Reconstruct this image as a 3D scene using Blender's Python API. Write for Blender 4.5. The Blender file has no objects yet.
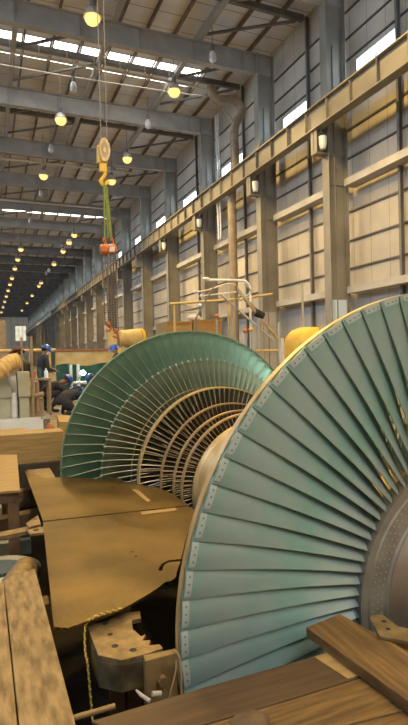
import bpy, math, random
import numpy as np
from mathutils import Vector, Matrix
random.seed(7)
SC = bpy.context.scene
COL = SC.collection
H = 1.353            # camera height above the rotor axis; everything is laid out relative to the eye, then lifted by H
PI = math.pi
# ------------------------------------------------------------------ camera
F = 523.0
TH, PT, RO = math.radians(22.6188), math.radians(-0.6517), 0.025
fw = np.array([math.sin(TH)*math.cos(PT), math.cos(TH)*math.cos(PT), math.sin(PT)])
rt = np.array([math.cos(TH), -math.sin(TH), 0.0]); up = np.cross(rt, fw)
r2 = math.cos(RO)*rt - math.sin(RO)*up; u2 = math.sin(RO)*rt + math.cos(RO)*up
RM = np.array([r2, u2, fw])
cd = bpy.data.cameras.new('camera'); cam = bpy.data.objects.new('camera', cd); COL.objects.link(cam)
cd.sensor_fit = 'VERTICAL'; cd.sensor_height = 36; cd.lens = F/725*36; cd.clip_end = 500; cd.clip_start = .05
cam.matrix_world = Matrix([[r2[i], u2[i], -fw[i], (0, 0, H)[i]] for i in range(3)] + [[0, 0, 0, 1]])
SC.camera = cam
def ray(x, y): return RM.T @ np.array([(x-204)/F, (362.5-y)/F, 1.0])
def onZ(x, y, z): d = ray(x, y); return Vector(d*(z/d[2]))
def onX(x, y, v): d = ray(x, y); return Vector(d*(v/d[0]))
def onY(x, y, v): d = ray(x, y); return Vector(d*(v/d[1]))

# ------------------------------------------------------------------ materials
MATS = {}
def mat(name, c1, c2=None, scale=4.0, rough=.6, metal=0.0, bump=0.0, stretch=(1, 1, 1), detail=4.0, c3=None, spec=.5, lo=.35, hi=.65, bscale=None):
    m = bpy.data.materials.new(name); m.use_nodes = True; nt = m.node_tree; N = nt.nodes; L = nt.links
    b = N['Principled BSDF']; b.inputs['Roughness'].default_value = rough; b.inputs['Metallic'].default_value = metal
    b.inputs['Specular IOR Level'].default_value = spec
    tc = N.new('ShaderNodeTexCoord'); mp = N.new('ShaderNodeMapping'); mp.inputs['Scale'].default_value = stretch
    L.new(tc.outputs['Object'], mp.inputs['Vector'])
    nz = N.new('ShaderNodeTexNoise'); nz.inputs['Scale'].default_value = scale; nz.inputs['Detail'].default_value = detail
    L.new(mp.outputs['Vector'], nz.inputs['Vector'])
    cr = N.new('ShaderNodeValToRGB'); cr.color_ramp.elements[0].position = lo; cr.color_ramp.elements[1].position = hi
    c2 = c2 or c1
    cr.color_ramp.elements[0].color = (*c1, 1); cr.color_ramp.elements[1].color = (*c2, 1)
    if c3:
        e = cr.color_ramp.elements.new((lo+hi)/2); e.color = (*c3, 1)
    L.new(nz.outputs['Fac'], cr.inputs['Fac']); L.new(cr.outputs['Color'], b.inputs['Base Color'])
    if bump:
        bp = N.new('ShaderNodeBump'); bp.inputs['Strength'].default_value = bump; bp.inputs['Distance'].default_value = .02
        n2 = N.new('ShaderNodeTexNoise'); n2.inputs['Scale'].default_value = bscale or scale*3; n2.inputs['Detail'].default_value = 4
        L.new(mp.outputs['Vector'], n2.inputs['Vector'])
        L.new(n2.outputs['Fac'], bp.inputs['Height']); L.new(bp.outputs['Normal'], b.inputs['Normal'])
    MATS[name] = m
    return m
def emit(name, col, s):
    m = bpy.data.materials.new(name); m.use_nodes = True
    b = m.node_tree.nodes['Principled BSDF']; b.inputs['Base Color'].default_value = (*col, 1)
    b.inputs['Emission Color'].default_value = (*col, 1); b.inputs['Emission Strength'].default_value = s
    return m
def lines_mat(name, c1, c2, axis, pitch, width, line, rough=.6, metal=0, scale=.6, bump=.3):
    """surface of panels with narrow seams every `pitch` metres along an axis"""
    m = mat(name, c1, c2, scale, rough, metal); nt = m.node_tree; N = nt.nodes; L = nt.links; b = N['Principled BSDF']
    tc = N['Texture Coordinate']; sx = N.new('ShaderNodeSeparateXYZ'); L.new(tc.outputs['Object'], sx.inputs[0])
    a = N.new('ShaderNodeMath'); a.operation = 'PINGPONG'; a.inputs[1].default_value = pitch/2; L.new(sx.outputs[axis], a.inputs[0])
    g = N.new('ShaderNodeMath'); g.operation = 'LESS_THAN'; g.inputs[1].default_value = width/2; L.new(a.outputs[0], g.inputs[0])
    mx = N.new('ShaderNodeMix'); mx.data_type = 'RGBA'; mx.inputs['B'].default_value = (*line, 1)
    L.new(g.outputs[0], mx.inputs['Factor']); L.new(N['Color Ramp'].outputs['Color'], mx.inputs['A'])
    L.new(mx.outputs['Result'], b.inputs['Base Color'])
    return m
STEEL = mat('grey_steel_paint', (.27, .265, .255), (.35, .34, .325), 1.2, .55)
STEEL_C = mat('column_paint', (.18, .168, .145), (.25, .235, .20), .8, .55)
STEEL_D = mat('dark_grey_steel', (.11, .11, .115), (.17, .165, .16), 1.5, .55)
STEEL_L = mat('light_grey_steel', (.36, .35, .33), (.45, .43, .40), 1.5, .5)
ROOF = lines_mat('roof_sheet', (.64, .66, .70), (.78, .79, .82), 'Y', 1.15, .04, (.22, .2, .2))
PURL = mat('purlin_steel', (.16, .125, .10), (.22, .18, .15), 2, .6)
CLAD = lines_mat('wall_cladding', (.42, .39, .34), (.54, .50, .43), 'Y', 1.05, .03, (.25, .22, .19))
GIRT = mat('girt_dark', (.075, .07, .07), (.11, .10, .10), 2, .6)
GIRDER = mat('crane_girder_cream', (.16, .145, .115), (.215, .195, .155), .8, .5)
FLOOR = mat('concrete_floor', (.16, .13, .10), (.26, .22, .17), 2.5, .85, bump=.2)
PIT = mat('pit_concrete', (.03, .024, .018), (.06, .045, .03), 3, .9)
BLADE = mat('blade_teal', (.33, .37, .365), (.17, .33, .29), 2.2, .45, .40, bump=.05, bscale=18, c3=(.26, .355, .34), lo=.3, hi=.7)
BLADE_G = mat('blade_green', (.17, .29, .20), (.24, .40, .28), 3.0, .40, .55, bump=.05, bscale=14)
BLADE_B = mat('blade_bronze_green', (.19, .235, .15), (.26, .33, .20), 3.0, .40, .55, bump=.05, bscale=14)
EDGE2 = mat('blade_edge_tan', (.55, .44, .28), (.66, .54, .36), 8, .4, .3)
BLADE_E = mat('blade_edge_bright', (.78, .74, .64), (.86, .82, .72), 8, .4, .2)
LUG = mat('lug_grey', (.34, .42, .40), (.42, .50, .48), 20, .45, .3)
LUGH = mat('lug_hole', (.13, .16, .15), (.17, .20, .19), 20, .6)
HOLE = mat('hole_black', (.012, .011, .01), (.02, .018, .015), 5, .8)
BRASS = mat('shroud_tan', (.52, .37, .17), (.66, .48, .24), 6, .4, .45)
BRONZE_D = mat('stage_bronze_dark', (.05, .034, .018), (.09, .06, .03), 6, .5, .4)
BRONZE = mat('stage_bronze', (.34, .24, .12), (.46, .33, .17), 6, .42, .5)
ROTD = mat('rotor_dark_steel', (.05, .04, .03), (.09, .07, .05), 5, .6, .3)
HUB = mat('hub_olive_steel', (.19, .175, .14), (.27, .25, .20), 7, .5, .45)
SHAFT = mat('shaft_steel', (.24, .17, .11), (.30, .26, .20), 3, .4, .5, stretch=(1, 4, 1))
RIVET = mat('rivet_steel', (.34, .31, .24), (.42, .38, .30), 9, .4, .5)
WOOD = mat('plank_wood', (.085, .045, .012), (.19, .108, .032), 5, .75, 0, .25, (9, .7, 3), 6)
WOODX = mat('board_wood_cross', (.085, .044, .010), (.18, .10, .026), 5, .75, 0, .25, (.8, 9, 3), 6)
WOODD = mat('board_wood_dark', (.058, .032, .011), (.088, .05, .018), 4, .75, 0, .2, (.8, 8, 3), 6)
WOODG = mat('plank_wood_worn', (.135, .088, .034), (.29, .20, .088), 6, .8, 0, .35, (5, 1.2, 3), 8)
TIMBER = mat('timber_pale', (.25, .155, .05), (.35, .23, .082), 4, .7, 0, .15, (.6, 8, 8))
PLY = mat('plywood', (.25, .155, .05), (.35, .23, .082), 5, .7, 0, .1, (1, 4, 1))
RUSTD = mat('casing_dark', (.018, .012, .008), (.04, .026, .015), 6, .85, .1, .3)
RUST = mat('casing_rust', (.07, .04, .022), (.15, .09, .045), 6, .8, .2, .3)
BRK = mat('bracket_steel', (.15, .10, .042), (.27, .185, .085), 14, .55, .35, .3)
BRKS = mat('bracket_scaled', (.06, .042, .02), (.26, .175, .045), 6, .6, .3, .2, c3=(.11, .095, .055), lo=.38, hi=.62)
BRKS2 = mat('bracket_brown', (.13, .085, .035), (.22, .15, .06), 9, .6, .3, .3)
GLASS_OFF2 = mat('taped_grey', (.30, .27, .23), (.42, .38, .32), 30, .7)
NAVY = mat('navy_cloth', (.012, .014, .022), (.028, .03, .042), 9, .9)
SKIN = mat('skin', (.20, .10, .06), (.25, .13, .08), 9, .6)
HELM = mat('blue_helmet', (.015, .07, .36), (.03, .11, .46), 6, .3)
MAROON = mat('maroon_cap', (.10, .03, .022), (.16, .05, .035), 9, .85)
MASK = mat('grey_mask', (.5, .52, .56), (.6, .62, .66), 9, .8)
BOOT = mat('boot_black', (.01, .01, .01), (.03, .03, .03), 9, .7)
SHV = mat('sheave_worn_yellow', (.36, .28, .15), (.5, .41, .25), 8, .5)
HIVIS = mat('jacket_ochre', (.55, .36, .12), (.66, .46, .18), 9, .85)
YEL = mat('yellow_paint', (.60, .36, .03), (.72, .46, .06), 5, .5)
YELW = mat('yellowed_cream', (.42, .31, .13), (.54, .42, .21), 3, .5)
ORNG = mat('orange_paint', (.42, .10, .015), (.55, .15, .02), 6, .45)
REDO = mat('rust_red', (.28, .08, .03), (.40, .14, .05), 8, .7)
SLING = mat('green_sling', (.12, .17, .045), (.20, .25, .075), 12, .85)
CHAIN = mat('chain_dark', (.06, .05, .045), (.12, .10, .085), 30, .5, .6)
ROPE = mat('wire_rope', (.16, .15, .14), (.22, .21, .2), 30, .5, .5)
DUCT = mat('duct_brown', (.22, .17, .11), (.31, .245, .165), 3, .5, .1)
GALV = mat('galvanised', (.50, .50, .48), (.64, .64, .62), 10, .35, .5)
CREAMP = mat('cream_pipe', (.55, .52, .45), (.66, .62, .54), 5, .5)
OCHP = mat('ochre_pipe', (.42, .31, .14), (.54, .41, .2), 5, .5)
GREENP = mat('grey_green_paint', (.33, .34, .26), (.42, .42, .32), 4, .55)
SHEET = mat('pale_blue_sheet', (.56, .60, .60), (.68, .72, .70), 2, .45, 0)
TEAL = mat('teal_tarp', (.008, .05, .042), (.012, .085, .07), 4, .7, 0, .4)
WHITEP = mat('white_paint', (.62, .66, .70), (.72, .76, .8), 3, .45)
COBALT = mat('pale_blue_panel', (.50, .66, .86), (.58, .74, .92), 1.2, .5)
YWIRE = mat('yellow_wire', (.55, .36, .03), (.65, .45, .06), 40, .5)
BWIRE = mat('brown_wire', (.16, .11, .05), (.3, .2, .08), 40, .7)
STONE = mat('stone', (.085, .052, .025), (.15, .098, .05), 12, .9, 0, .5)
GLASS_OFF = mat('unlit_lamp_glass', (.5, .5, .5), (.62, .62, .6), 5, .15)
LAMPON = emit('lamp_lit', (1.0, .60, .18), 1.6)
WINLIT = emit('window_daylight', (.70, .88, 1.0), 11)
SKYLIT = emit('skylight_daylight', (1.0, .97, .88), 6)
ARC = emit('welding_arc', (.55, 1.0, 1.0), 45)

# checker plate: raised diamond pattern on worn warm steel
def checker():
    m = mat('checker_plate', (.085, .053, .016), (.22, .145, .046), 1.8, .33, .65, 0, (1, 1, 1), 6); nt = m.node_tree; N = nt.nodes; L = nt.links
    b = N['Principled BSDF']; tc = N['Texture Coordinate']
    outs = []
    for ang in (.5, -1.07):
        mp = N.new('ShaderNodeMapping'); mp.inputs['Rotation'].default_value = (0, 0, ang); mp.inputs['Scale'].default_value = (1, 2.3, 1)
        L.new(tc.outputs['Object'], mp.inputs['Vector'])
        w = N.new('ShaderNodeTexWave'); w.inputs['Scale'].default_value = 12; w.inputs['Distortion'].default_value = .6
        L.new(mp.outputs['Vector'], w.inputs['Vector']); outs.append(w.outputs['Fac'])
    mu = N.new('ShaderNodeMath'); mu.operation = 'MULTIPLY'; L.new(outs[0], mu.inputs[0]); L.new(outs[1], mu.inputs[1])
    bp = N.new('ShaderNodeBump'); bp.inputs['Strength'].default_value = .55; bp.inputs['Distance'].default_value = .006
    L.new(mu.outputs[0], bp.inputs['Height']); L.new(bp.outputs['Normal'], b.inputs['Normal'])
    mx = N.new('ShaderNodeMix'); mx.data_type = 'RGBA'; mx.blend_type = 'MULTIPLY'; mx.inputs['Factor'].default_value = .45
    L.new(N['Color Ramp'].outputs['Color'], mx.inputs['A'])
    c2 = N.new('ShaderNodeValToRGB'); c2.color_ramp.elements[0].color = (.38, .34, .3, 1); c2.color_ramp.elements[1].color = (1, 1, 1, 1)
    c2.color_ramp.elements[0].position = .05; c2.color_ramp.elements[1].position = .5
    L.new(mu.outputs[0], c2.inputs['Fac']); L.new(c2.outputs['Color'], mx.inputs['B']); L.new(mx.outputs['Result'], b.inputs['Base Color'])
    return m
CHECK = checker()

# ------------------------------------------------------------------ mesh builder
class MB:
    def __init__(s): s.v = []; s.f = []; s.m = []
    def add(s, v, f, mi=0):
        o = len(s.v); s.v += [tuple(p) for p in v]; s.f += [tuple(i+o for i in q) for q in f]; s.m += [mi]*len(f); return s
    def box(s, x0, x1, y0, y1, z0, z1, mi=0):
        return s.add([(x0,y0,z0),(x1,y0,z0),(x1,y1,z0),(x0,y1,z0),(x0,y0,z1),(x1,y0,z1),(x1,y1,z1),(x0,y1,z1)],
                     [(0,3,2,1),(4,5,6,7),(0,1,5,4),(1,2,6,5),(2,3,7,6),(3,0,4,7)], mi)
    def bar(s, p, q, w, h, mi=0, upv=(0, 0, 1)):
        p, q = Vector(p), Vector(q); d = (q-p).normalized(); u = Vector(upv)
        if abs(d.dot(u)) > .98: u = Vector((0, 1, 0))
        a = d.cross(u).normalized()*w/2; b = a.cross(d).normalized()*h/2
        return s.add([p-a-b, p+a-b, p+a+b, p-a+b, q-a-b, q+a-b, q+a+b, q-a+b],
                     [(0,3,2,1),(4,5,6,7),(0,1,5,4),(1,2,6,5),(2,3,7,6),(3,0,4,7)], mi)
    def tube(s, pts, r, n=10, mi=0, caps=True):
        pts = [Vector(p) for p in pts]; rs = r if isinstance(r, (list, tuple)) else [r]*len(pts); V = []; Fc = []; a = None
        for i, p in enumerate(pts):
            d = (pts[min(i+1, len(pts)-1)]-pts[max(i-1, 0)]).normalized()
            if a is None: a = d.cross(Vector((0, 0, 1)) if abs(d.z) < .9 else Vector((1, 0, 0))).normalized()
            else: a = (a-d*a.dot(d)).normalized()
            b = d.cross(a)
            V += [p+(a*math.cos(2*PI*k/n)+b*math.sin(2*PI*k/n))*rs[i] for k in range(n)]
        for i in range(len(pts)-1):
            for k in range(n): Fc.append((i*n+k, i*n+(k+1) % n, (i+1)*n+(k+1) % n, (i+1)*n+k))
        if caps: Fc.append(tuple(range(n-1, -1, -1))); Fc.append(tuple((len(pts)-1)*n+k for k in range(n)))
        return s.add(V, Fc, mi)
    def lathe(s, prof, c=(0, 0, 0), axis='Z', n=32, mi=0, closed=False, a0=0, a1=2*PI):
        """prof: (r, h) pairs"""
        V = []; Fc = []; full = abs(a1-a0-2*PI) < 1e-6; m = n if full else n+1
        for r, h in prof:
            for k in range(m):
                t = a0+(a1-a0)*k/n; x, y = r*math.cos(t), r*math.sin(t)
                V.append((c[0]+x, c[1]+y, c[2]+h) if axis == 'Z' else (c[0]-x, c[1]+h, c[2]+y))
        P = len(prof)
        for i in range(P if closed else P-1):
            j = (i+1) % P
            for k in range(n if full else n): Fc.append((i*m+k, i*m+(k+1) % m, j*m+(k+1) % m, j*m+k))
        return s.add(V, Fc, mi)
    def prism(s, poly, z0, z1, mi=0):
        n = len(poly)
        return s.add([(p[0], p[1], z0) for p in poly]+[(p[0], p[1], z1) for p in poly],
                     [tuple(range(n-1, -1, -1)), tuple(range(n, 2*n))]+[(i, (i+1) % n, n+(i+1) % n, n+i) for i in range(n)], mi)
    def ball(s, c, r, n=10, mi=0, sc=(1, 1, 1)):
        V = [(c[0], c[1], c[2]+r*sc[2])]; Fc = []; m = n//2
        for i in range(1, m):
            for k in range(n):
                t, p = PI*i/m, 2*PI*k/n
                V.append((c[0]+r*sc[0]*math.sin(t)*math.cos(p), c[1]+r*sc[1]*math.sin(t)*math.sin(p), c[2]+r*sc[2]*math.cos(t)))
        V.append((c[0], c[1], c[2]-r*sc[2])); e = len(V)-1
        for k in range(n):
            Fc.append((0, 1+k, 1+(k+1) % n)); Fc.append((e, 1+(m-2)*n+(k+1) % n, 1+(m-2)*n+k))
            for i in range(m-2): Fc.append((1+i*n+k, 1+(i+1)*n+k, 1+(i+1)*n+(k+1) % n, 1+i*n+(k+1) % n))
        return s.add(V, Fc, mi)
    def build(s, name, mats, parent=None, smooth=False, loc=None, bevel=0):
        me = bpy.data.meshes.new(name); me.from_pydata(s.v, [], s.f)
        for m in (mats if isinstance(mats, (list, tuple)) else [mats]): me.materials.append(m)
        me.polygons.foreach_set('material_index', s.m)
        me.update()
        if smooth:
            me.shade_smooth()
            try: me.set_sharp_from_angle(angle=math.radians(40))
            except Exception: pass
        o = bpy.data.objects.new(name, me); COL.objects.link(o)
        if parent: o.parent = parent
        if loc: o.location = loc
        if bevel:
            b = o.modifiers.new('bevel', 'BEVEL'); b.width = bevel; b.segments = 2; b.limit_method = 'ANGLE'
        return o
def tag(o, label, cat, group=None, kind=None):
    o['label'] = label; o['category'] = cat
    if group: o['group'] = group
    if kind: o['kind'] = kind
    return o
def empty(name, loc, label, cat, group=None, rz=0):
    o = bpy.data.objects.new(name, None); COL.objects.link(o); o.location = loc; o.rotation_euler = (0, 0, rz); o.empty_display_size = .1
    return tag(o, label, cat, group)
def struct(o): o['kind'] = 'structure'; return o
def local(o, p): return Vector(p)-Vector(o.location)
ORD = ['first', 'second', 'third', 'fourth', 'fifth', 'sixth', 'seventh', 'eighth', 'ninth', 'tenth', 'eleventh', 'twelfth', 'thirteenth', 'fourteenth', 'fifteenth', 'sixteenth']

# ------------------------------------------------------------------ hall
FZ = -1.40
YC = [6.3, 12.05, 17.8, 23.5, 31.0, 38.1, 45.0, 52.1]+[52.1+7.05*i for i in range(1, 19)]
YEND = YC[-1]+7.5
ZR = 15.95
# floor with the turbine pit left open
fl = MB(); hx0, hx1, hy0, hy1 = -1.0, 5.2, 1.93, 8.3
X0, X1, Y0 = -14.0, 14.4, -9.0
fl.box(X0, X1, hy1, YEND, FZ-.3, FZ).box(X0, hx0, Y0, hy1, FZ-.3, FZ).box(hx1, X1, Y0, hy1, FZ-.3, FZ)
struct(MB().box(hx0, 1.05, 7.42, hy1, FZ-.3, FZ).build('floor_ledge', PIT))  # dark pit colour paints the shade of the gap onto this floor edge
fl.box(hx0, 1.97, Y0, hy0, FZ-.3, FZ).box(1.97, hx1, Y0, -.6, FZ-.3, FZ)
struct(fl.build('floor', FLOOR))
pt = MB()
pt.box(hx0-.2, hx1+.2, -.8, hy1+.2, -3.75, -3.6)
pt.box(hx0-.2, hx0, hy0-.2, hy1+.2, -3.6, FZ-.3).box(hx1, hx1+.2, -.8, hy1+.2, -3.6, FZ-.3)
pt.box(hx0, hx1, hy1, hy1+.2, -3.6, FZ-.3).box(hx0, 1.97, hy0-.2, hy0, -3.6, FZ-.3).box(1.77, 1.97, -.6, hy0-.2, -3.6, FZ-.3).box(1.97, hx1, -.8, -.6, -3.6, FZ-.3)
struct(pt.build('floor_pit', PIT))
struct(MB().box(14.4, 14.6, Y0, YEND, FZ, ZR).build('wall_right', CLAD))
wl = MB().box(X0-.2, X0, Y0, YEND, FZ, 11.0).box(X0-.2, X0, Y0, YEND, 15.0, ZR)  # unseen wall, its high opening shaped to let daylight onto the roof
for y in YC: wl.box(X0-.2, X0, y-.3, y+.3, 11.0, 15.0)
struct(wl.build('wall_left', CLAD))
struct(MB().box(X0, -7, Y0-.2, Y0, FZ, ZR).box(5, 14.6, Y0-.2, Y0, FZ, ZR).box(-7, -3, Y0-.2, Y0, FZ, ZR).box(-3, 5, Y0-.2, Y0, FZ, 7.0).build('wall_near', CLAD))  # unseen wall, its upper opening placed to send daylight onto the near blades
bw = MB().box(X0, 14.6, YEND, YEND+.2, FZ, ZR)
struct(bw.build('wall_back', lines_mat('back_cladding', (.62, .55, .42), (.72, .64, .5), 'X', 2.0, .1, (.3, .25, .18))))
a_, b_ = onY(15, 326, YEND-.05), onY(26, 326, YEND-.05); c_ = onY(20, 341, YEND-.05)
wbk = struct(MB().box(a_.x, b_.x, YEND-.06, YEND-.01, c_.z, a_.z).build('window_40', emit('back_daylight', (1.0, .90, .68), .8)))
f = MB()
for i in range(4): f.box(a_.x+(b_.x-a_.x)*i/3-.06, a_.x+(b_.x-a_.x)*i/3+.06, YEND-.12, YEND-.061, c_.z, a_.z).box(a_.x, b_.x, YEND-.12, YEND-.061, c_.z+(a_.z-c_.z)*i/3-.06, c_.z+(a_.z-c_.z)*i/3+.06)
f.build('window_frame', STEEL, wbk)
# roof deck with a translucent strip left open between the second and third frames of the view
ro = MB(); SKY = [(26.95, 28.25, -6.0, 11.8), (28.72, 28.92, -6.0, 11.4), (58.6, 59.2, 2.0, 13.2), (72.6, 73.1, 1.0, 11.0)]
ys = Y0
for a, b, xa, xb in SKY:
    ro.box(X0, 14.6, ys, a, ZR, ZR+.12); ro.box(X0, xa, a, b, ZR, ZR+.12); ro.box(xb, 14.6, a, b, ZR, ZR+.12); ys = b
ro.box(X0, 14.6, ys, YEND, ZR, ZR+.12)
struct(ro.build('ceiling', ROOF))
for i, (a, b, xa, xb) in enumerate(SKY):
    w = struct(MB().box(xa, xb, a, b, ZR+.005, ZR+.05).build('window_%d' % (i+1), SKYLIT))
    fr = MB()
    k = xa
    while k <= xb+.01: fr.box(k-.04, k+.04, a, b, ZR-.03, ZR+.005); k += 1.35
    fr.box(xa, xb, a-.05, a, ZR-.02, ZR-.001).box(xa, xb, b, b+.05, ZR-.02, ZR-.001)
    fr.build('window_frame', PURL, w)
# purlins and ties along the hall
k = 0
for x in np.arange(-12.8, 14.2, 1.36):
    struct(MB().box(x-.035, x+.035, Y0, YEND, ZR-.26, ZR-.002).build('purlin', PURL))
for x in (-6.6, -2.4, 1.65, 5.8, 9.95):
    struct(MB().box(x-.12, x+.12, Y0, YEND, 15.24, 15.40).box(x-.03, x+.03, Y0, YEND, 15.40, 15.69).build('trim_tie', STEEL))
# frames: columns and roof beams
def hsec(mb, x0, x1, y, z0, z1, w, t=.03):
    mb.box(x0, x0+t, y-w/2, y+w/2, z0, z1).box(x1-t, x1, y-w/2, y+w/2, z0, z1).box(x0+t, x1-t, y-t/2, y+t/2, z0, z1)
for i, y in enumerate(YC):
    c = MB(); hsec(c, 13.0, 13.95, y, FZ, 15.24, .45)
    if i < 9:
        for z in (6.9, 8.1): c.box(13.03, 13.92, y-.06, y-.015, z, z+.02)
        c.tube([(13.42, y-.05, FZ), (13.42, y-.05, 12.6)], .028, 6)
        c.tube([(13.86, y-.12, FZ), (13.86, y-.12, 15)], .02, 6)
        for z in np.arange(0, 12, 1.25): c.bar((13.36, y-.05, z), (13.55, y-.05, z+.06), .03, .03)
    # corbel that carries the crane girder
    c.box(12.45, 13.0, y-.02, y+.02, 8.1, 9.0).box(12.45, 12.49, y-.2, y+.2, 8.1, 9.0).box(12.45, 13.0, y-.2, y+.2, 8.06, 8.1)
    co = struct(c.build('column', STEEL_C))
    if 0 < i < 6:
        MB().box(13.05, 13.9, y-.035, y-.0151, FZ, 2.2).build('paint_panel', COBALT if i in (2,) else STEEL_L, co)
        MB().lathe([(.11, 0), (.16, .18), (.17, .5)], (12.72, y-.24, 8.2), 'Z', 12).build('corbel_reflection', WHITEP, co)  # white cone stands in for a bright reflection at the bracket
    b = MB().box(X0, 13.5, y-.16, y+.16, 14.22, 14.26).box(X0, 13.95, y-.02, y+.02, 14.26, 15.2).box(X0, 13.95, y-.16, y+.16, 15.2, 15.24)
    for x in np.arange(-12, 13, 2.7): b.box(x-.01, x+.01, y-.14, y+.14, 14.26, 15.2)
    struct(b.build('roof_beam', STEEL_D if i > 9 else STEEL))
    if i+1 < len(YC):
        ym = (y+YC[i+1])/2; L = YC[i+1]-y
        struct(MB().box(X0, 14.0, ym-.09, ym+.09, 15.42, 15.69).build('roof_beam_slender', STEEL_D))
        if i < 9:
            d = MB()
            for xa, xb in ((1.65, 5.8), (9.95, 13.6)): d.bar((xa, ym, 15.36), (xb, ym-L*.43, 15.36), .12, .1).bar((xb, ym, 15.36), (xa, ym+L*.43, 15.36), .12, .1)
            struct(d.build('trim_roof_brace', STEEL_D))
        # mid-bay post, mid beam and sill rail of the side wall
        p = MB(); hsec(p, 14.12, 14.29, ym, FZ, 15.69, .11, .015)
        struct(p.build('trim_wall_post', STEEL_D))
        struct(MB().box(13.7, 14.28, y+.24, YC[i+1]-.24, 6.81, 6.86).box(13.7, 13.74, y+.24, YC[i+1]-.24, 6.86, 7.1).build('trim_wall_beam', STEEL_L))
        struct(MB().box(13.75, 14.28, y+.24, YC[i+1]-.24, 2.44, 2.49).box(13.75, 13.79, y+.24, YC[i+1]-.24, 2.49, 2.72).build('trim_wall_rail', STEEL_L))
        wy0, wy1 = ym-.1+.25, YC[i+1]-.45
        w = struct(MB().box(14.32, 14.395, wy0, wy1, 11.40, 11.95).build('window_%d' % (i+5), WINLIT))
        f = MB().box(14.27, 14.395, wy0, wy1, 11.95, 12.0).box(14.27, 14.395, wy0, wy1, 11.34, 11.40)
        for yy in (wy0, (wy0+wy1)/2, wy1): f.box(14.29, 14.395, yy-.03, yy+.03, 11.40, 11.95)
        f.build('window_frame', STEEL_L, w)
for z in (-.1, 1.15, 3.57, 4.74, 5.96, 8.2, 9.4, 10.6, 12.3, 13.19, 14.31):
    struct(MB().box(14.33, 14.395, Y0, YEND, z-.035, z+.035).build('trim_girt', GIRT))
struct(MB().box(14.30, 14.399, Y0, YEND, FZ, 2.44).build('wall_plinth', lines_mat('plinth_cladding', (.30, .31, .33), (.38, .39, .41), 'Y', 1.05, .03, (.2, .2, .2))))
# crane girder with stiffeners
g = MB().box(12.36, 12.76, Y0, YEND-1, 9.0, 9.05).box(12.36, 12.76, Y0, YEND-1, 9.9, 9.96).box(12.52, 12.56, Y0, YEND-1, 9.05, 9.9)
y = Y0+.3
while y < 110: g.box(12.38, 12.52, y-.012, y+.012, 9.05, 9.9); y += 1.42
g.box(12.5, 12.58, Y0, YEND-1, 9.96, 10.06)
struct(g.build('trim_crane_girder', GIRDER))
# tube light run and thin service pipe below the rooflight
o = MB().box(-3, 11.3, 27.0, 27.12, 14.98, 15.06)
for x in np.arange(-2.6, 11, 1.36): o.bar((x, 27.06, 15.06), (x, 27.06, 15.69), .03, .03)
tag(o.build('cable_tray', CREAMP), 'long pale cable tray slung across the roof below the bright rooflight strip', 'cable tray')
o = MB().tube([(-3, 28.35, 15.0), (4, 28.3, 14.98), (9.8, 28.1, 15.02), (12.3, 28.0, 15.1)], .035, 6)
for x in (-2, 1.65, 5.8, 9.95): o.bar((x, 28.3, 15.0), (x, 28.3, 15.24), .03, .03)
tag(o.build('service_pipe', CREAMP), 'thin pale service pipe across the roof, just beyond the cable tray', 'pipe')
for nm, (y, z, xa, xb, lab) in enumerate([(40.3, 14.6, -2, 11.5, 'pale pipe run across the hall below the third roof beam'), (51.0, 14.7, 1, 12, 'pale pipe run across the hall roof before the farther rooflight')]):
    o = MB().tube([(xa, y, z), (xb, y, z)], .09, 8)
    for x in np.arange(xa+.5, xb, 3.0): o.bar((x, y, z+.05), (x, y, 15.42 if abs(0) else ZR-.26), .04, .04)
    tag(o.build('roof_pipe', CREAMP), lab, 'pipe')

# ------------------------------------------------------------------ lamps
def lamp(x, y, z, lit, label, group, power=0, r=.33):
    e = empty('high_bay_lamp', (x, y, z), label, 'lamp', group)
    MB().tube([(0, 0, .62), (0, 0, 15.22-z if y and abs(x-1.65) < .3 else ZR-.26-z)], .02, 6).build('hanger', STEEL_D, e)
    MB().lathe([(.02, .66), (.09, .64), (.1, .4), (.05, .38)], (0, 0, 0), 'Z', 12).build('ballast_housing', STEEL_D, e)
    MB().lathe([(.06, .40), (r*.7, .30), (r, .05), (r*1.03, 0), (r*.97, .02)], (0, 0, 0), 'Z', 18).build('reflector', GALV if lit else GLASS_OFF, e, True)
    MB().ball((0, 0, -.03), r*.86, 14, 0, (1, 1, .9)).build('bulb', LAMPON if lit else GLASS_OFF, e, True)
    if lit and power:
        ld = bpy.data.lights.new('lamp_light', 'SPOT'); ld.color = (1.0, .66, .22); ld.energy = power; ld.shadow_soft_size = .3; ld.spot_size = math.radians(150); ld.spot_blend = .35
        lo = bpy.data.objects.new('lamp_light', ld); COL.objects.link(lo); lo.parent = e; lo.location = (0, 0, -.55)
YA = [-6.0, 2.0, 10.5, 19.8, 28.8, 37.9, 63.6, 70, 77, 86, 93, 101, 110, 120, 132, 146]  # starts with unseen lamps added to light the fronts of the near blades
YB = [-4.0, 5.5, 14.6, 23.9, 33.0, 37.5, 54.9, 58.5, 63.4, 72.2, 90, 94, 108, 122, 140]  # begins with an unseen lamp added behind the viewer for the blade faces
ia = ib = 0
for y in YA:
    vis = y > 15
    if vis:
        lab = '%s glowing amber high bay lamp of the left ceiling row, counting away from the viewer' % ORD[ia]; ia += 1
    else: lab = 'unseen glowing amber high bay lamp overhead of the left ceiling row at %s metres' % int(y)
    lamp(4.05, y, 12.85, True, lab, 'lit lamps of the left ceiling row', 2300 if y < 40 else (1600 if y < 95 else 2500 if y > 125 else 0))
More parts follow.
